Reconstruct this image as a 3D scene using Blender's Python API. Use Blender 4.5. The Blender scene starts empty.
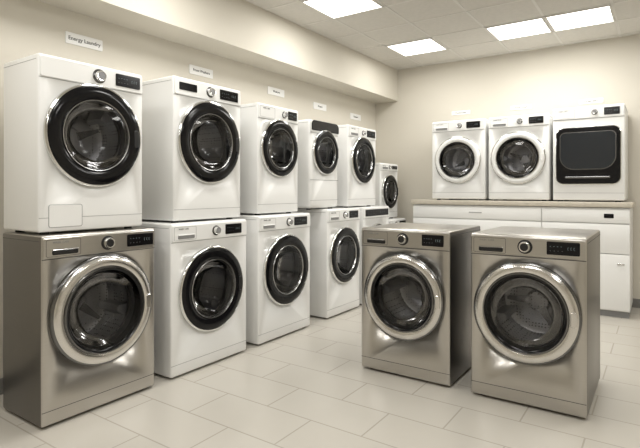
import bpy, bmesh, math
from mathutils import Vector, Matrix

sc = bpy.context.scene
try:
    sc.view_settings.view_transform = 'Standard'
    sc.view_settings.look = 'None'
except Exception:
    pass

# ------------------------------------------------------------ materials
def new_mat(name):
    m = bpy.data.materials.new(name); m.use_nodes = True
    nt = m.node_tree; return m, nt, nt.nodes['Principled BSDF']

def simple(name, col, rough=0.5, metal=0.0, coat=0.0, emit=0.0):
    m, nt, b = new_mat(name)
    b.inputs['Base Color'].default_value = (*col, 1)
    b.inputs['Roughness'].default_value = rough
    b.inputs['Metallic'].default_value = metal
    b.inputs['Coat Weight'].default_value = coat
    b.inputs['Coat Roughness'].default_value = 0.08
    if emit:
        b.inputs['Emission Color'].default_value = (*col, 1)
        b.inputs['Emission Strength'].default_value = emit
    return m

def noisy(name, c1, c2, scale=3.0, rough=0.6, bump=0.0, bscale=200):
    m, nt, b = new_mat(name)
    tc = nt.nodes.new('ShaderNodeTexCoord')
    n = nt.nodes.new('ShaderNodeTexNoise'); n.inputs['Scale'].default_value = scale
    nt.links.new(tc.outputs['Object'], n.inputs['Vector'])
    r = nt.nodes.new('ShaderNodeValToRGB')
    r.color_ramp.elements[0].color = (*c1, 1); r.color_ramp.elements[1].color = (*c2, 1)
    r.color_ramp.elements[0].position = .35; r.color_ramp.elements[1].position = .65
    nt.links.new(n.outputs['Fac'], r.inputs['Fac'])
    nt.links.new(r.outputs['Color'], b.inputs['Base Color'])
    b.inputs['Roughness'].default_value = rough
    if bump:
        n2 = nt.nodes.new('ShaderNodeTexNoise'); n2.inputs['Scale'].default_value = bscale
        nt.links.new(tc.outputs['Object'], n2.inputs['Vector'])
        bp = nt.nodes.new('ShaderNodeBump'); bp.inputs['Strength'].default_value = bump
        bp.inputs['Distance'].default_value = 0.002
        nt.links.new(n2.outputs['Fac'], bp.inputs['Height'])
        nt.links.new(bp.outputs['Normal'], b.inputs['Normal'])
    return m

def brushed(name, col, rough=0.3, stretch=(1, 1, 60), amt=0.05, holes=False):
    m, nt, b = new_mat(name)
    tc = nt.nodes.new('ShaderNodeTexCoord')
    mp = nt.nodes.new('ShaderNodeMapping'); mp.inputs['Scale'].default_value = stretch
    n = nt.nodes.new('ShaderNodeTexNoise'); n.inputs['Scale'].default_value = 4
    n.inputs['Detail'].default_value = 6
    nt.links.new(tc.outputs['Object'], mp.inputs['Vector'])
    nt.links.new(mp.outputs['Vector'], n.inputs['Vector'])
    r = nt.nodes.new('ShaderNodeValToRGB')
    r.color_ramp.elements[0].color = (*[c * (1 - amt) for c in col], 1)
    r.color_ramp.elements[1].color = (*[c * (1 + amt) for c in col], 1)
    nt.links.new(n.outputs['Fac'], r.inputs['Fac'])
    colout = r.outputs['Color']
    if holes:
        vo = nt.nodes.new('ShaderNodeTexVoronoi'); vo.inputs['Scale'].default_value = 55
        vo.inputs['Randomness'].default_value = .15
        nt.links.new(tc.outputs['Object'], vo.inputs['Vector'])
        r2 = nt.nodes.new('ShaderNodeValToRGB')
        r2.color_ramp.elements[0].color = (.25, .25, .25, 1); r2.color_ramp.elements[0].position = .20
        r2.color_ramp.elements[1].color = (1, 1, 1, 1); r2.color_ramp.elements[1].position = .30
        nt.links.new(vo.outputs['Distance'], r2.inputs['Fac'])
        mm = nt.nodes.new('ShaderNodeMix'); mm.data_type = 'RGBA'; mm.blend_type = 'MULTIPLY'
        mm.inputs['Factor'].default_value = 1
        nt.links.new(colout, mm.inputs['A']); nt.links.new(r2.outputs['Color'], mm.inputs['B'])
        colout = mm.outputs['Result']
    nt.links.new(colout, b.inputs['Base Color'])
    mr = nt.nodes.new('ShaderNodeMapRange')
    mr.inputs['To Min'].default_value = rough - .015; mr.inputs['To Max'].default_value = rough + .02
    nt.links.new(n.outputs['Fac'], mr.inputs['Value'])
    nt.links.new(mr.outputs['Result'], b.inputs['Roughness'])
    b.inputs['Metallic'].default_value = 1.0
    return m

def tinted_glass(name, tint, rough=0.03):
    m = bpy.data.materials.new(name); m.use_nodes = True
    nt = m.node_tree; nt.nodes.clear()
    out = nt.nodes.new('ShaderNodeOutputMaterial')
    tr = nt.nodes.new('ShaderNodeBsdfTransparent'); tr.inputs['Color'].default_value = (*tint, 1)
    gl = nt.nodes.new('ShaderNodeBsdfGlossy'); gl.inputs['Roughness'].default_value = rough
    gl.inputs['Color'].default_value = (.7, .7, .7, 1)
    fr = nt.nodes.new('ShaderNodeFresnel'); fr.inputs['IOR'].default_value = 1.42
    mx = nt.nodes.new('ShaderNodeMixShader')
    nt.links.new(fr.outputs['Fac'], mx.inputs['Fac'])
    nt.links.new(tr.outputs[0], mx.inputs[1]); nt.links.new(gl.outputs[0], mx.inputs[2])
    nt.links.new(mx.outputs[0], out.inputs['Surface'])
    return m

M = {}
M['white'] = noisy('white_enamel', (.80, .80, .785), (.83, .83, .815), 2, .28)
M['white2'] = simple('white_plastic', (.79, .79, .775), .35)
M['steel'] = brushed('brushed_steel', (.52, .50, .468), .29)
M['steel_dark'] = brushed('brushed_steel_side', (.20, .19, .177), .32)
M['chrome'] = simple('chrome', (.74, .74, .73), .13, 1.0)
M['ring_steel'] = simple('door_ring_steel', (.70, .685, .66), .19, 1.0)
M['dark_chrome'] = simple('dark_chrome', (.18, .18, .18), .2, 1.0)
M['mid_chrome'] = simple('satin_chrome', (.42, .42, .42), .22, 1.0)
M['black'] = simple('gloss_black', (.004, .004, .005), .14)
M['black'].node_tree.nodes['Principled BSDF'].inputs['Specular IOR Level'].default_value = .30
M['blackp'] = simple('black_plastic', (.010, .010, .011), .35)
M['rubber'] = simple('rubber_gasket', (.13, .13, .13), .5)
M['drum'] = brushed('drum_steel', (.80, .80, .80), .38, (10, 10, 10), .05, holes=True)
M['paddle'] = simple('drum_paddle', (.60, .60, .60), .4, .5)
M['glass'] = tinted_glass('smoked_glass', (.62, .62, .63))
M['bowl'] = tinted_glass('bowl_glass', (.90, .90, .91), .06)
M['seam'] = simple('seam_shadow_gap', (.08, .08, .08), .8)
M['grey'] = simple('grey_print', (.25, .25, .25), .6)
M['lseam'] = simple('light_seam', (.38, .38, .38), .7)
M['lcd'] = simple('lcd_digits', (.22, .28, .29), .5)
M['btn'] = simple('button_print', (.3, .3, .3), .5)
M['sign'] = simple('sign_plastic', (.85, .85, .84), .5)
M['ink'] = simple('sign_ink', (.03, .03, .03), .7)
M['wall'] = noisy('wall_paint', (.635, .60, .525), (.65, .615, .54), 1.2, .8, .1)
M['ceil'] = noisy('ceiling_tile', (.60, .58, .535), (.63, .605, .56), 30, .9, .3, 150)
M['ceilgrid'] = simple('ceiling_grid_metal', (.66, .64, .60), .5)
M['base'] = simple('baseboard_paint', (.20, .195, .185), .5)
M['counter'] = noisy('countertop_laminate', (.52, .48, .40), (.58, .53, .45), 20, .35)
M['panel'] = simple('light_panel', (1.0, .985, .95), .5, emit=3.0)
M['blueglass'] = simple('window_smoked_glass', (.018, .021, .025), .12)

m, nt, b = new_mat('floor_tile')
tc = nt.nodes.new('ShaderNodeTexCoord')
br = nt.nodes.new('ShaderNodeTexBrick'); br.offset = 0.5
br.inputs['Scale'].default_value = 1.0
br.inputs['Brick Width'].default_value = .6; br.inputs['Row Height'].default_value = .3
br.inputs['Mortar Size'].default_value = .0045; br.inputs['Mortar Smooth'].default_value = .2
br.inputs['Color1'].default_value = (.535, .505, .45, 1)
br.inputs['Color2'].default_value = (.552, .522, .467, 1)
br.inputs['Mortar'].default_value = (.41, .38, .33, 1)
nt.links.new(tc.outputs['Object'], br.inputs['Vector'])
ns = nt.nodes.new('ShaderNodeTexNoise'); ns.inputs['Scale'].default_value = 2.5; ns.inputs['Detail'].default_value = 6
nt.links.new(tc.outputs['Object'], ns.inputs['Vector'])
mx = nt.nodes.new('ShaderNodeMix'); mx.data_type = 'RGBA'; mx.blend_type = 'MULTIPLY'
mx.inputs['Factor'].default_value = .08
nt.links.new(br.outputs['Color'], mx.inputs['A']); nt.links.new(ns.outputs['Fac'], mx.inputs['B'])
nt.links.new(mx.outputs['Result'], b.inputs['Base Color'])
b.inputs['Roughness'].default_value = .26
M['floor'] = m

# ------------------------------------------------------------ mesh helpers
def finish(bm, name, mat, parent=None, angle=35, mats=None):
    bmesh.ops.recalc_face_normals(bm, faces=bm.faces)
    me = bpy.data.meshes.new(name); bm.to_mesh(me); bm.free()
    for p in me.polygons: p.use_smooth = True
    me.set_sharp_from_angle(angle=math.radians(angle))
    me.materials.append(M[mat])
    o = bpy.data.objects.new(name, me); sc.collection.objects.link(o)
    if parent: o.parent = parent
    return o

def add_box(bm, lo, hi, bevel=0.0, seg=2):
    r = bmesh.ops.create_cube(bm, size=1.0)
    vs = r['verts']
    for v in vs:
        v.co = Vector([(lo[i] + hi[i]) / 2 + v.co[i] * (hi[i] - lo[i]) for i in range(3)])
    if bevel:
        es = list({e for v in vs for e in v.link_edges})
        bmesh.ops.bevel(bm, geom=es, offset=bevel, segments=seg, affect='EDGES', profile=.5)

def box(name, lo, hi, mat, parent=None, bevel=0.0, seg=2):
    bm = bmesh.new(); add_box(bm, lo, hi, bevel, seg)
    return finish(bm, name, mat, parent)

def boxes(name, lst, mat, parent=None, bevel=0.0):
    bm = bmesh.new()
    for lo, hi in lst: add_box(bm, lo, hi, bevel)
    return finish(bm, name, mat, parent)

def lathe(name, prof, c, mat, parent=None, n=72, angle=40):
    bm = bmesh.new(); rings = []
    n = 72
    for r, y in prof:
        if r < 1e-6:
            rings.append([bm.verts.new((c[0], y, c[1]))])
        else:
            rings.append([bm.verts.new((c[0] + r * math.cos(2 * math.pi * i / n), y, c[1] + r * math.sin(2 * math.pi * i / n))) for i in range(n)])
    for a, b_ in zip(rings, rings[1:]):
        for i in range(n):
            j = (i + 1) % n
            if len(a) == 1: bm.faces.new((a[0], b_[i], b_[j]))
            elif len(b_) == 1: bm.faces.new((a[i], a[j], b_[0]))
            else: bm.faces.new((a[i], a[j], b_[j], b_[i]))
    return finish(bm, name, mat, parent, angle)

def rr_pts(x0, x1, z0, z1, rad, n=8):
    rads = rad if isinstance(rad, (tuple, list)) else (rad,) * 4   # tr, tl, bl, br
    pts = []
    for (cx, cz, a0, r) in ((x1 - rads[0], z1 - rads[0], 0, rads[0]), (x0 + rads[1], z1 - rads[1], 90, rads[1]),
                            (x0 + rads[2], z0 + rads[2], 180, rads[2]), (x1 - rads[3], z0 + rads[3], 270, rads[3])):
        for i in range(n + 1):
            a = math.radians(a0 + 90 * i / n)
            pts.append((cx + r * math.cos(a), cz + r * math.sin(a)))
    return pts

def rslab(name, x0, x1, z0, z1, rad, y0, y1, mat, parent=None, bev=0.0):
    bm = bmesh.new(); pts = rr_pts(x0, x1, z0, z1, rad)
    cx, cz = (x0 + x1) / 2, (z0 + z1) / 2
    rings = []
    lv = [(y1, 0), (y0 + bev, 0)] + ([(y0, bev)] if bev else [])
    for y, ins in lv:
        hx, hz = (x1 - x0) / 2, (z1 - z0) / 2
        rings.append([bm.verts.new((cx + (p[0] - cx) * (hx - ins) / hx, y, cz + (p[1] - cz) * (hz - ins) / hz)) for p in pts])
    n = len(pts)
    for a, b_ in zip(rings, rings[1:]):
        for i in range(n):
            j = (i + 1) % n; bm.faces.new((a[i], a[j], b_[j], b_[i]))
    bm.faces.new(rings[0]); bm.faces.new(rings[-1])
    return finish(bm, name, mat, parent, 30)

def rframe(name, x0, x1, z0, z1, rad, t, y0, y1, mat, parent=None):
    bm = bmesh.new()
    ri = [max(q - t, .001) for q in rad] if isinstance(rad, (tuple, list)) else max(rad - t, .001)
    o = rr_pts(x0, x1, z0, z1, rad); i_ = rr_pts(x0 + t, x1 - t, z0 + t, z1 - t, ri)
    R = [[bm.verts.new((p[0], y, p[1])) for p in P] for P, y in ((o, y1), (o, y0), (i_, y0), (i_, y1))]
    n = len(o)
    for k in range(4):
        a, b_ = R[k], R[(k + 1) % 4]
        for i in range(n):
            j = (i + 1) % n; bm.faces.new((a[i], a[j], b_[j], b_[i]))
    return finish(bm, name, mat, parent, 30)

def text(name, s, size, loc, rot, mat, parent=None, ext=.0008):
    cu = bpy.data.curves.new(name, 'FONT'); cu.body = s; cu.size = size
    cu.align_x = 'CENTER'; cu.align_y = 'CENTER'; cu.extrude = ext
    cu.materials.append(M[mat])
    o = bpy.data.objects.new(name, cu); o.location = loc; o.rotation_euler = rot
    sc.collection.objects.link(o)
    if parent: o.parent = parent
    return o

def empty(name, loc=(0, 0, 0), rz=0):
    e = bpy.data.objects.new(name, None); e.location = loc; e.rotation_euler = (0, 0, rz)
    e.empty_display_size = .1
    sc.collection.objects.link(e); return e

# ------------------------------------------------------------ washing machine
def machine(name, w, d, h, loc, rz, steel=False, door='black', R=.28, cz=.53, cx=0.0,
            side=None, drawer=True, knob=0.0, disp=(.10, .27), ldisp=None, flap=False, pan_h=.12,
            kr=.026, slot=True, rtop=.012, spin=0.0):
    P = empty(name, loc, rz)
    bmat = 'steel' if steel else 'white'
    ft = .014
    bm = bmesh.new(); add_box(bm, (-w / 2, 0, ft), (w / 2, d, h), rtop, 3)
    body = finish(bm, 'cabinet', bmat, None, 35)
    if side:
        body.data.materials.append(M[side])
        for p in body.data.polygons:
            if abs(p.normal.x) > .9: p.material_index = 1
    if door != 'square':
        cut = lathe('tmp_cut', [(0, -.1), (R * .76, -.1), (R * .76, d - .08), (0, d - .08)], (cx, cz), bmat)
        md = body.modifiers.new('b', 'BOOLEAN'); md.object = cut; md.operation = 'DIFFERENCE'; md.solver = 'EXACT'
        dg = bpy.context.evaluated_depsgraph_get()
        me = bpy.data.meshes.new_from_object(body.evaluated_get(dg))
        body.modifiers.clear(); body.data = me
        bpy.data.objects.remove(cut, do_unlink=True)
    body.parent = P
    bm = bmesh.new()
    for sx in (-1, 1):
        for yy in (.06, d - .06):
            r = bmesh.ops.create_cone(bm, cap_ends=True, segments=16, radius1=.024, radius2=.02, depth=ft + .004)
            for v in r['verts']: v.co += Vector((sx * (w / 2 - .06), yy, (ft + .004) / 2))
    finish(bm, 'feet', 'blackp', P)
    pz = h - pan_h
    boxes('seams', [((-w / 2 + .004, -.0008, pz - .002), (w / 2 - .004, .004, pz + .0015)),
                    ((-w / 2 + .004, -.0008, .085), (w / 2 - .004, .004, .088)),
                    ((-w / 2 - .0006, .02, h - .03), (-w / 2 + .004, d - .01, h - .027)),
                    ((w / 2 - .004, .02, h - .03), (w / 2 + .0006, d - .01, h - .027))], 'seam' if steel else 'lseam', P)
    rslab('control_fascia', -w / 2 + .006, w / 2 - .006, pz + .003, h - .012, .01, -.007, .004, bmat, P, .003)
    fy = -.007
    if drawer:
        x0, x1 = -w / 2 + .02, -w / 2 + .20
        rframe('drawer_outline', x0, x1, pz + .012, h - .022, .008, .002, fy - .0006, fy + .002, 'seam' if steel else 'lseam', P)
        if slot:
            rslab('drawer_handle', x0 + .03, x1 - .015, pz + .02, pz + .044, .008, fy - .003, fy + .002, 'blackp' if steel else 'grey', P, .001)
            rslab('drawer_handle_lip', x0 + .03, x1 - .015, pz + .042, pz + .048, .003, fy - .008, fy + .002, 'mid_chrome' if steel else 'white2', P, .002)
        text('washer_label', 'WASH  CARE', .014, (x0 + .075, fy - .001, h - .036), (math.pi / 2, 0, 0), 'grey', P)
    if ldisp:
        rslab('soap_window', ldisp[0], ldisp[1], pz + .035, h - .035, .006, fy - .003, fy + .002, 'black', P, .001)
    if knob is not None:
        kz = pz + pan_h * .48
        lathe('knob_base', [(kr * 1.3, fy + .002), (kr * 1.3, fy - .003), (kr * 1.1, fy - .005), (0, fy - .005)], (knob, kz), 'blackp' if steel else 'dark_chrome', P)
        lathe('knob', [(kr, fy), (kr * .97, fy - .022), (kr * .88, fy - .027), (kr * .7, fy - .0265), (0, fy - .025)], (knob, kz), 'chrome', P)
        lathe('knob_cap', [(kr * .72, fy - .02), (kr * .70, fy - .028), (0, fy - .0285)], (knob, kz), 'grey' if not steel else 'blackp', P)
    if disp:
        a, b2 = disp
        rslab('display', a, b2, pz + .024, h - .026, .006, fy - .004, fy + .002, 'black', P, .001)
        zc = pz + pan_h * .5
        lst = []
        wdt = b2 - a
        for i in range(4):
            lst.append(((a + wdt * (.10 + i * .11), fy - .0044, zc + .008), (a + wdt * (.10 + i * .11) + .006, fy - .003, zc + .010)))
        for i in range(3):
            xx = a + wdt * (.64 + i * .09)
            lst.append(((xx, fy - .0044, zc - .007), (xx + .0015, fy - .003, zc + .007)))
            lst.append(((xx, fy - .0044, zc + .006), (xx + .006, fy - .003, zc + .007)))
            lst.append(((xx, fy - .0044, zc - .007), (xx + .006, fy - .003, zc - .006)))
        boxes('display_digits', lst, 'lcd', P)
        boxes('display_icons', [((a + wdt * (.1 + i * .12), fy - .0044, zc - .016), (a + wdt * (.1 + i * .12) + .005, fy - .003, zc - .0145)) for i in range(4)], 'btn', P)
    if flap:
        rframe('filter_flap', -w / 2 + .05, -w / 2 + .23, .035, .155, .012, .003, -.0025, .003, 'lseam', P)
        rslab('filter_flap_cover', -w / 2 + .053, -w / 2 + .227, .038, .152, .010, -.003, .003, bmat, P, .001)
    c = (cx, cz)
    if door != 'square':
        dd = min(d - .10, .38)
        lathe('door_gasket', [(R * .755, .004), (R * .70, .008), (R * .66, .03), (R * .67, .05), (R * .72, .07), (R * .755, .075)], c, 'rubber', P)
        prof = [(R * .66, .072), (R * .70, .08)]
        k = 7
        for i in range(k):
            y = .09 + (dd - .15) * i / k
            prof += [(R * .735, y), (R * .72, y + (dd - .15) / k * .5)]
        prof += [(R * .70, dd - .03), (R * .55, dd - .012), (R * .45, dd - .02), (R * .25, dd - .02), (R * .2, dd - .035), (0, dd - .04)]
        lathe('drum', prof, c, 'drum', P)
        bm = bmesh.new()
        for i in range(3):
            a = math.radians(90 + 120 * i + 15 + spin)
            r = bmesh.ops.create_cube(bm, size=1)
            vs = r['verts']
            for v in vs:
                top = v.co.z < 0
                v.co = Vector((v.co.x * (.03 if top else .08), .08 + (dd - .12) * (v.co.y + .5), R * (.48 if top else .72)))
            rot = Matrix.Rotation(a, 3, 'Y')
            for v in vs:
                v.co = rot @ v.co + Vector((cx, .0, cz))
        bmesh.ops.bevel(bm, geom=list(bm.edges), offset=.006, segments=2, affect='EDGES')
        finish(bm, 'drum_paddles', 'paddle', P)
        bm = bmesh.new()
        for i in range(3):
            a = math.radians(120 * i + 10 + spin)
            r = bmesh.ops.create_cube(bm, size=1); rot = Matrix.Rotation(a, 3, 'Y')
            for v in r['verts']:
                v.co = Vector((v.co.x * (.05 if v.co.z < 0 else .018), dd - .03 + v.co.y * .02, R * (.14 + .50 * (v.co.z + .5))))
                v.co = rot @ v.co + Vector((cx, 0, cz))
        finish(bm, 'drum_spider', 'mid_chrome', P)
    if door == 'black':
        lathe('door_trim', [(R, .002), (R, -.016), (R * .987, -.021), (R * .962, -.023), (R * .952, -.018)], c, 'chrome', P)
        lathe('door_ring', [(R * .960, -.008), (R * .955, -.022), (R * .93, -.026), (R * .83, -.031), (R * .72, -.028), (R * .69, -.022), (R * .68, -.006), (R * .68, .01)], c, 'black', P)
        lathe('door_inner_trim', [(R * .695, -.026), (R * .688, -.030), (R * .675, -.029), (R * .66, -.018), (R * .655, -.002)], c, 'mid_chrome', P)
        lathe('door_glass', [(R * .67, -.018), (R * .5, -.022), (R * .3, -.025), (0, -.026)], c, 'glass', P)
        lathe('glass_bowl', [(R * .65, -.005), (R * .60, .03), (R * .50, .075), (R * .30, .10), (0, .105)], c, 'bowl', P)
        rslab('door_handle', cx + R * .80, cx + R * .90, cz - .05, cz + .05, .010, -.034, -.02, 'blackp', P, .003)
    elif door in ('steel', 'white'):
        rm = 'ring_steel' if door == 'steel' else 'white2'
        lathe('door_trim', [(R, .002), (R, -.018), (R * .985, -.024), (R * .96, -.026), (R * .95, -.020)], c, 'dark_chrome' if door == 'steel' else 'chrome', P)
        lathe('door_ring', [(R * .965, -.01), (R * .96, -.026), (R * .93, -.034), (R * .88, -.037), (R * .82, -.036), (R * .785, -.030), (R * .775, -.02), (R * .765, .004)], c, rm, P)
        lathe('door_inner_ring', [(R * .78, -.024), (R * .765, -.033), (R * .73, -.030), (R * .685, -.018), (R * .67, -.002), (R * .67, .01)], c, 'black', P)
        lathe('door_inner_trim', [(R * .795, -.033), (R * .785, -.039), (R * .765, -.039), (R * .755, -.032)], c, 'dark_chrome' if door == 'steel' else 'chrome', P)
        lathe('door_glass', [(R * .75, -.026), (R * .5, -.031), (R * .3, -.034), (0, -.035)], c, 'glass', P)
        lathe('glass_bowl', [(R * .66, -.005), (R * .60, .03), (R * .50, .075), (R * .30, .10), (0, .105)], c, 'bowl', P)
        rslab('door_handle', cx + R * .82, cx + R * .93, cz - .04, cz + .04, .008, -.041, -.03, 'ring_steel' if door == 'steel' else 'white2', P, .003)
    elif door == 'square':
        a = R
        rslab('door_trim', -a - .006, a + .006, cz - a - .006, cz + a + .006, .075, -.016, .002, 'chrome', P, .004)
        rslab('door_panel', -a, a, cz - a, cz + a, .07, -.030, 0, 'black', P, .008)
        rd = (.05, .05, .13, .13)
        rframe('door_window_rim', -a * .88, a * .88, cz - a * .50, cz + a * .84, rd, .008, -.033, -.028, 'dark_chrome', P)
        rslab('door_window_glass', -a * .86, a * .86, cz - a * .48, cz + a * .82, rd, -.0325, -.028, 'blueglass', P, .001)
        rslab('door_handle', -a * .7, a * .7, cz - a * .80, cz - a * .74, .008, -.036, -.025, 'dark_chrome', P, .003)
    return P

HP = math.pi / 2
def row(name, y0, y1, z, h, front, d=.58, **k):
    return machine(name, y1 - y0, d, h, (front, (y0 + y1) / 2, z), HP, **k)

# ---- left wall stacks: floor level
F, U = -2.53, -2.58
WM, SM = 'washing_machine', 'stainless_washing_machine'
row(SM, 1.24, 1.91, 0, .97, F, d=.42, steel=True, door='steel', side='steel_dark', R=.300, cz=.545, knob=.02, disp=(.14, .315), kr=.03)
row(WM, 2.03, 2.72, 0, .985, F, R=.290, cz=.53, knob=.03, disp=(.12, .28), slot=True, spin=40)
row(WM, 2.85, 3.53, 0, 1.0, F, R=.290, cz=.55, knob=.03, disp=(.10, .28), spin=15)
row(WM, 3.80, 4.40, 0, 1.02, F, R=.272, cz=.57, knob=0, disp=(.08, .25), spin=70)
row(WM, 4.47, 5.06, 0, 1.02, F, R=.27, cz=.57, knob=None, drawer=False, disp=(-.26, .26))
row(WM, 5.12, 5.70, 0, .85, -2.62, d=.55, R=.25, cz=.45)
# ---- left wall stacks: upper level
row(WM, 1.25, 1.86, .97, .925, U, d=.385, R=.283, cz=.53, knob=.02, disp=(.12, .28), flap=True, drawer=False, kr=.030, spin=60)
row(WM, 2.09, 2.71, .985, .955, U, R=.285, cz=.545, knob=0.0, disp=(.09, .27), drawer=False, ldisp=(-.27, -.12), kr=.028)
row(WM, 2.90, 3.42, 1.0, .885, U, R=.235, cz=.54, knob=.06, disp=(.11, .23), slot=False, kr=.022, spin=80)
m4 = row(WM, 3.60, 4.07, 1.02, .82, U, R=.208, cz=.53, knob=None, disp=None, drawer=False, rtop=.03, spin=30)
rslab('dark_top_fascia', -.225, .225, .72, .812, (.045, .045, .008, .008), -.014, .004, 'black', m4, .004)
boxes('pedestal_seam', [((-.23, -.001, .27), (.23, .004, .274))], 'grey', m4)
row(WM, 4.25, 4.84, 1.02, .84, U, R=.245, cz=.49, knob=0, disp=(.08, .26), kr=.02)
row('compact_washing_machine', 5.17, 5.64, .85, .67, -2.70, d=.48, R=.205, cz=.33, knob=.0, disp=(.06, .2), kr=.018, pan_h=.09)

# ---- free-standing steel pair
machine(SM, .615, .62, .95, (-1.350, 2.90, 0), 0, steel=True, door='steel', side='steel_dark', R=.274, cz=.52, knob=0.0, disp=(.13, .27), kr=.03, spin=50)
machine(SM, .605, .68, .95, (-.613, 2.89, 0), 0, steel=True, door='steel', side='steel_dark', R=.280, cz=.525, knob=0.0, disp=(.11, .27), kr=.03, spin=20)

# ---- counter with built-in units
C = empty('storage_counter', (-1.31, 5.39, 0))
L, Rr, D, Ht = -1.09, 1.09, .58, 1.085
box('plinth', (L + .02, .05, 0), (Rr - .02, D, .06), 'grey', C)
box('carcass', (L + .01, .03, .06), (Rr - .01, D, Ht - .055), 'white', C)
box('countertop', (L - .01, 0, Ht - .05), (Rr + .01, D, Ht), 'counter', C, .006, 3)
split = .32
for i, (a, b2) in enumerate(((L + .012, split - .004), (split + .004, Rr - .012))):
    box('drawer_front_%d' % (i + 1), (a, .01, .885), (b2, .04, Ht - .075), 'white', C, .004)
    box('apron_front_%d' % (i + 1), (a, .012, .60), (b2, .04, .878), 'white', C, .004)
    box('door_front_%d' % (i + 1), (a, .010, .07), (b2, .04, .592), 'white', C, .004)
    box('door_pull_%d' % (i + 1), (b2 - .10, .0, .50), (b2 - .04, .012, .512), 'chrome', C, .003)
box('drawer_pull', (-.42, .002, .952), (-.28, .012, .962), 'lseam', C, .003)
rslab('counter_display', Rr - .22, Rr - .14, .935, .975, .006, .006, .012, 'black', C)

machine(WM, .605, .52, .895, (-1.868, 5.44, Ht), 0, door='white', R=.262, cz=.45, knob=.02, disp=(.10, .25), kr=.022)
machine(WM, .605, .52, .895, (-1.228, 5.44, Ht), 0, door='white', R=.275, cz=.45, knob=.02, disp=(.11, .25), kr=.022, spin=45)
machine(WM, .62, .52, .93, (-.582, 5.44, Ht), 0, door='square', R=.276, cz=.45, knob=.06, disp=(.14, .27), kr=.02, slot=False)

# ------------------------------------------------------------ room
X0, X1, Y0, Y1, CH = -3.2, 2.8, -2.2, 6.0, 2.79
box('floor', (X0 - .1, Y0 - .1, -.1), (X1 + .1, Y1 + .1, 0), 'floor')
box('ceiling', (X0 - .1, Y0 - .1, CH), (X1 + .1, Y1 + .1, CH + .1), 'ceil')
box('wall_left', (X0 - .1, Y0, 0), (X0, Y1, CH), 'wall')
box('wall_right', (X1, Y0, 0), (X1 + .1, Y1, CH), 'wall')
box('wall_back', (X0 - .1, Y1, 0), (X1 + .1, Y1 + .1, CH), 'wall')
box('wall_front', (X0 - .1, Y0 - .1, 0), (X1 + .1, Y0, CH), 'wall')
box('trim_soffit', (X0, Y0, 2.38), (-2.87, Y1, CH), 'wall')
box('baseboard_left', (X0, Y0, 0), (X0 + .015, Y1, .09), 'base')
box('baseboard_back', (X0 + .015, Y1 - .015, 0), (X1, Y1, .09), 'base')

gx0, gy0, gx, gy = -.34, 4.89, .54, .52
bars = []
x = gx0 - 4 * gx
while x < X1:
    bars.append(((x - .010, Y0, CH - .003), (x + .010, Y1, CH + .002))); x += gx
y = gy0 - 13 * gy
while y < Y1:
    bars.append(((-2.87, y - .010, CH - .003), (X1, y + .010, CH + .002))); y += gy
boxes('trim_ceiling_grid', bars, 'ceilgrid')

cells = [(-4, -3), (-4, 0), (-2, 0), (-1, 0), (-4, -6), (-1, -4), (-1, -8), (-4, -9), (1, -2), (2, -6), (3, 0), (2, -10), (-2, -11)]  # visible panels first, then unseen ones added out of view to light the room
for ix, iy in cells:
    cx, cy = gx0 + (ix + .5) * gx, gy0 + (iy + .5) * gy
    e = empty('ceiling_light_panel', (cx, cy, CH))
    bm = bmesh.new(); add_box(bm, (-gx / 2 + .022, -gy / 2 + .022, -.008), (gx / 2 - .022, gy / 2 - .022, -.001))
    finish(bm, 'diffuser', 'panel', e)
    boxes('frame', [((-gx / 2 + .01, -gy / 2 + .01, -.011), (gx / 2 - .01, -gy / 2 + .022, -.001)),
                    ((-gx / 2 + .01, gy / 2 - .022, -.011), (gx / 2 - .01, gy / 2 - .01, -.001)),
                    ((-gx / 2 + .01, -gy / 2 + .022, -.011), (-gx / 2 + .022, gy / 2 - .022, -.001)),
                    ((gx / 2 - .022, -gy / 2 + .022, -.011), (gx / 2 - .01, gy / 2 - .022, -.001))], 'ceilgrid', e)
    ld = bpy.data.lights.new('panel_lamp', 'AREA'); ld.shape = 'RECTANGLE'
    ld.size = gx - .06; ld.size_y = gy - .06; ld.energy = 14.0 if iy < 0 else 10.0; ld.color = (1, .985, .945)
    lo = bpy.data.objects.new('panel_lamp', ld); lo.location = (0, 0, -.02); lo.parent = e
    sc.collection.objects.link(lo)

# ------------------------------------------------------------ signs
def sign(loc, rz, w=.26, h=.075, s='Energy Laundry', ts=.036):
    e = empty('wall_sign', loc, rz)
    rslab('plate', -w / 2, w / 2, -h / 2, h / 2, .006, -.006, 0, 'sign', e, .001)
    text('lettering', s, ts, (0, -.0065, 0), (math.pi / 2, 0, 0), 'ink', e, .0012)
for (yy, zz, s) in ((1.85, 2.20, 'Energy Laundry'), (2.88, 2.20, 'Front Washers'), (3.87, 2.19, 'Washers'), (4.65, 2.15, 'Dryers'), (5.45, 2.13, 'Compact')):
    sign((X0, yy, zz), HP, s=s, ts=.036 if yy < 2 else .03)
for (xx, s) in ((-2.02, 'Front Load'), (-1.32, 'Front Load'), (-.61, 'Dryer Sets')):
    sign((xx, Y1, 2.15), 0, w=.23, h=.05, s=s, ts=.03)

w = bpy.data.worlds.new('world'); sc.world = w; w.use_nodes = True
w.node_tree.nodes['Background'].inputs['Color'].default_value = (.9, .88, .84, 1)
w.node_tree.nodes['Background'].inputs['Strength'].default_value = .5

# ------------------------------------------------------------ camera
cd = bpy.data.cameras.new('camera'); cam = bpy.data.objects.new('camera', cd)
sc.collection.objects.link(cam); sc.camera = cam
cd.sensor_width = 36; cd.lens = 495 / 640 * 36
cd.shift_y = -34 / 640; cd.clip_start = .02
cam.location = (0, 0, 1.2)
cam.rotation_euler = (math.pi / 2, 0, math.radians(34.5))
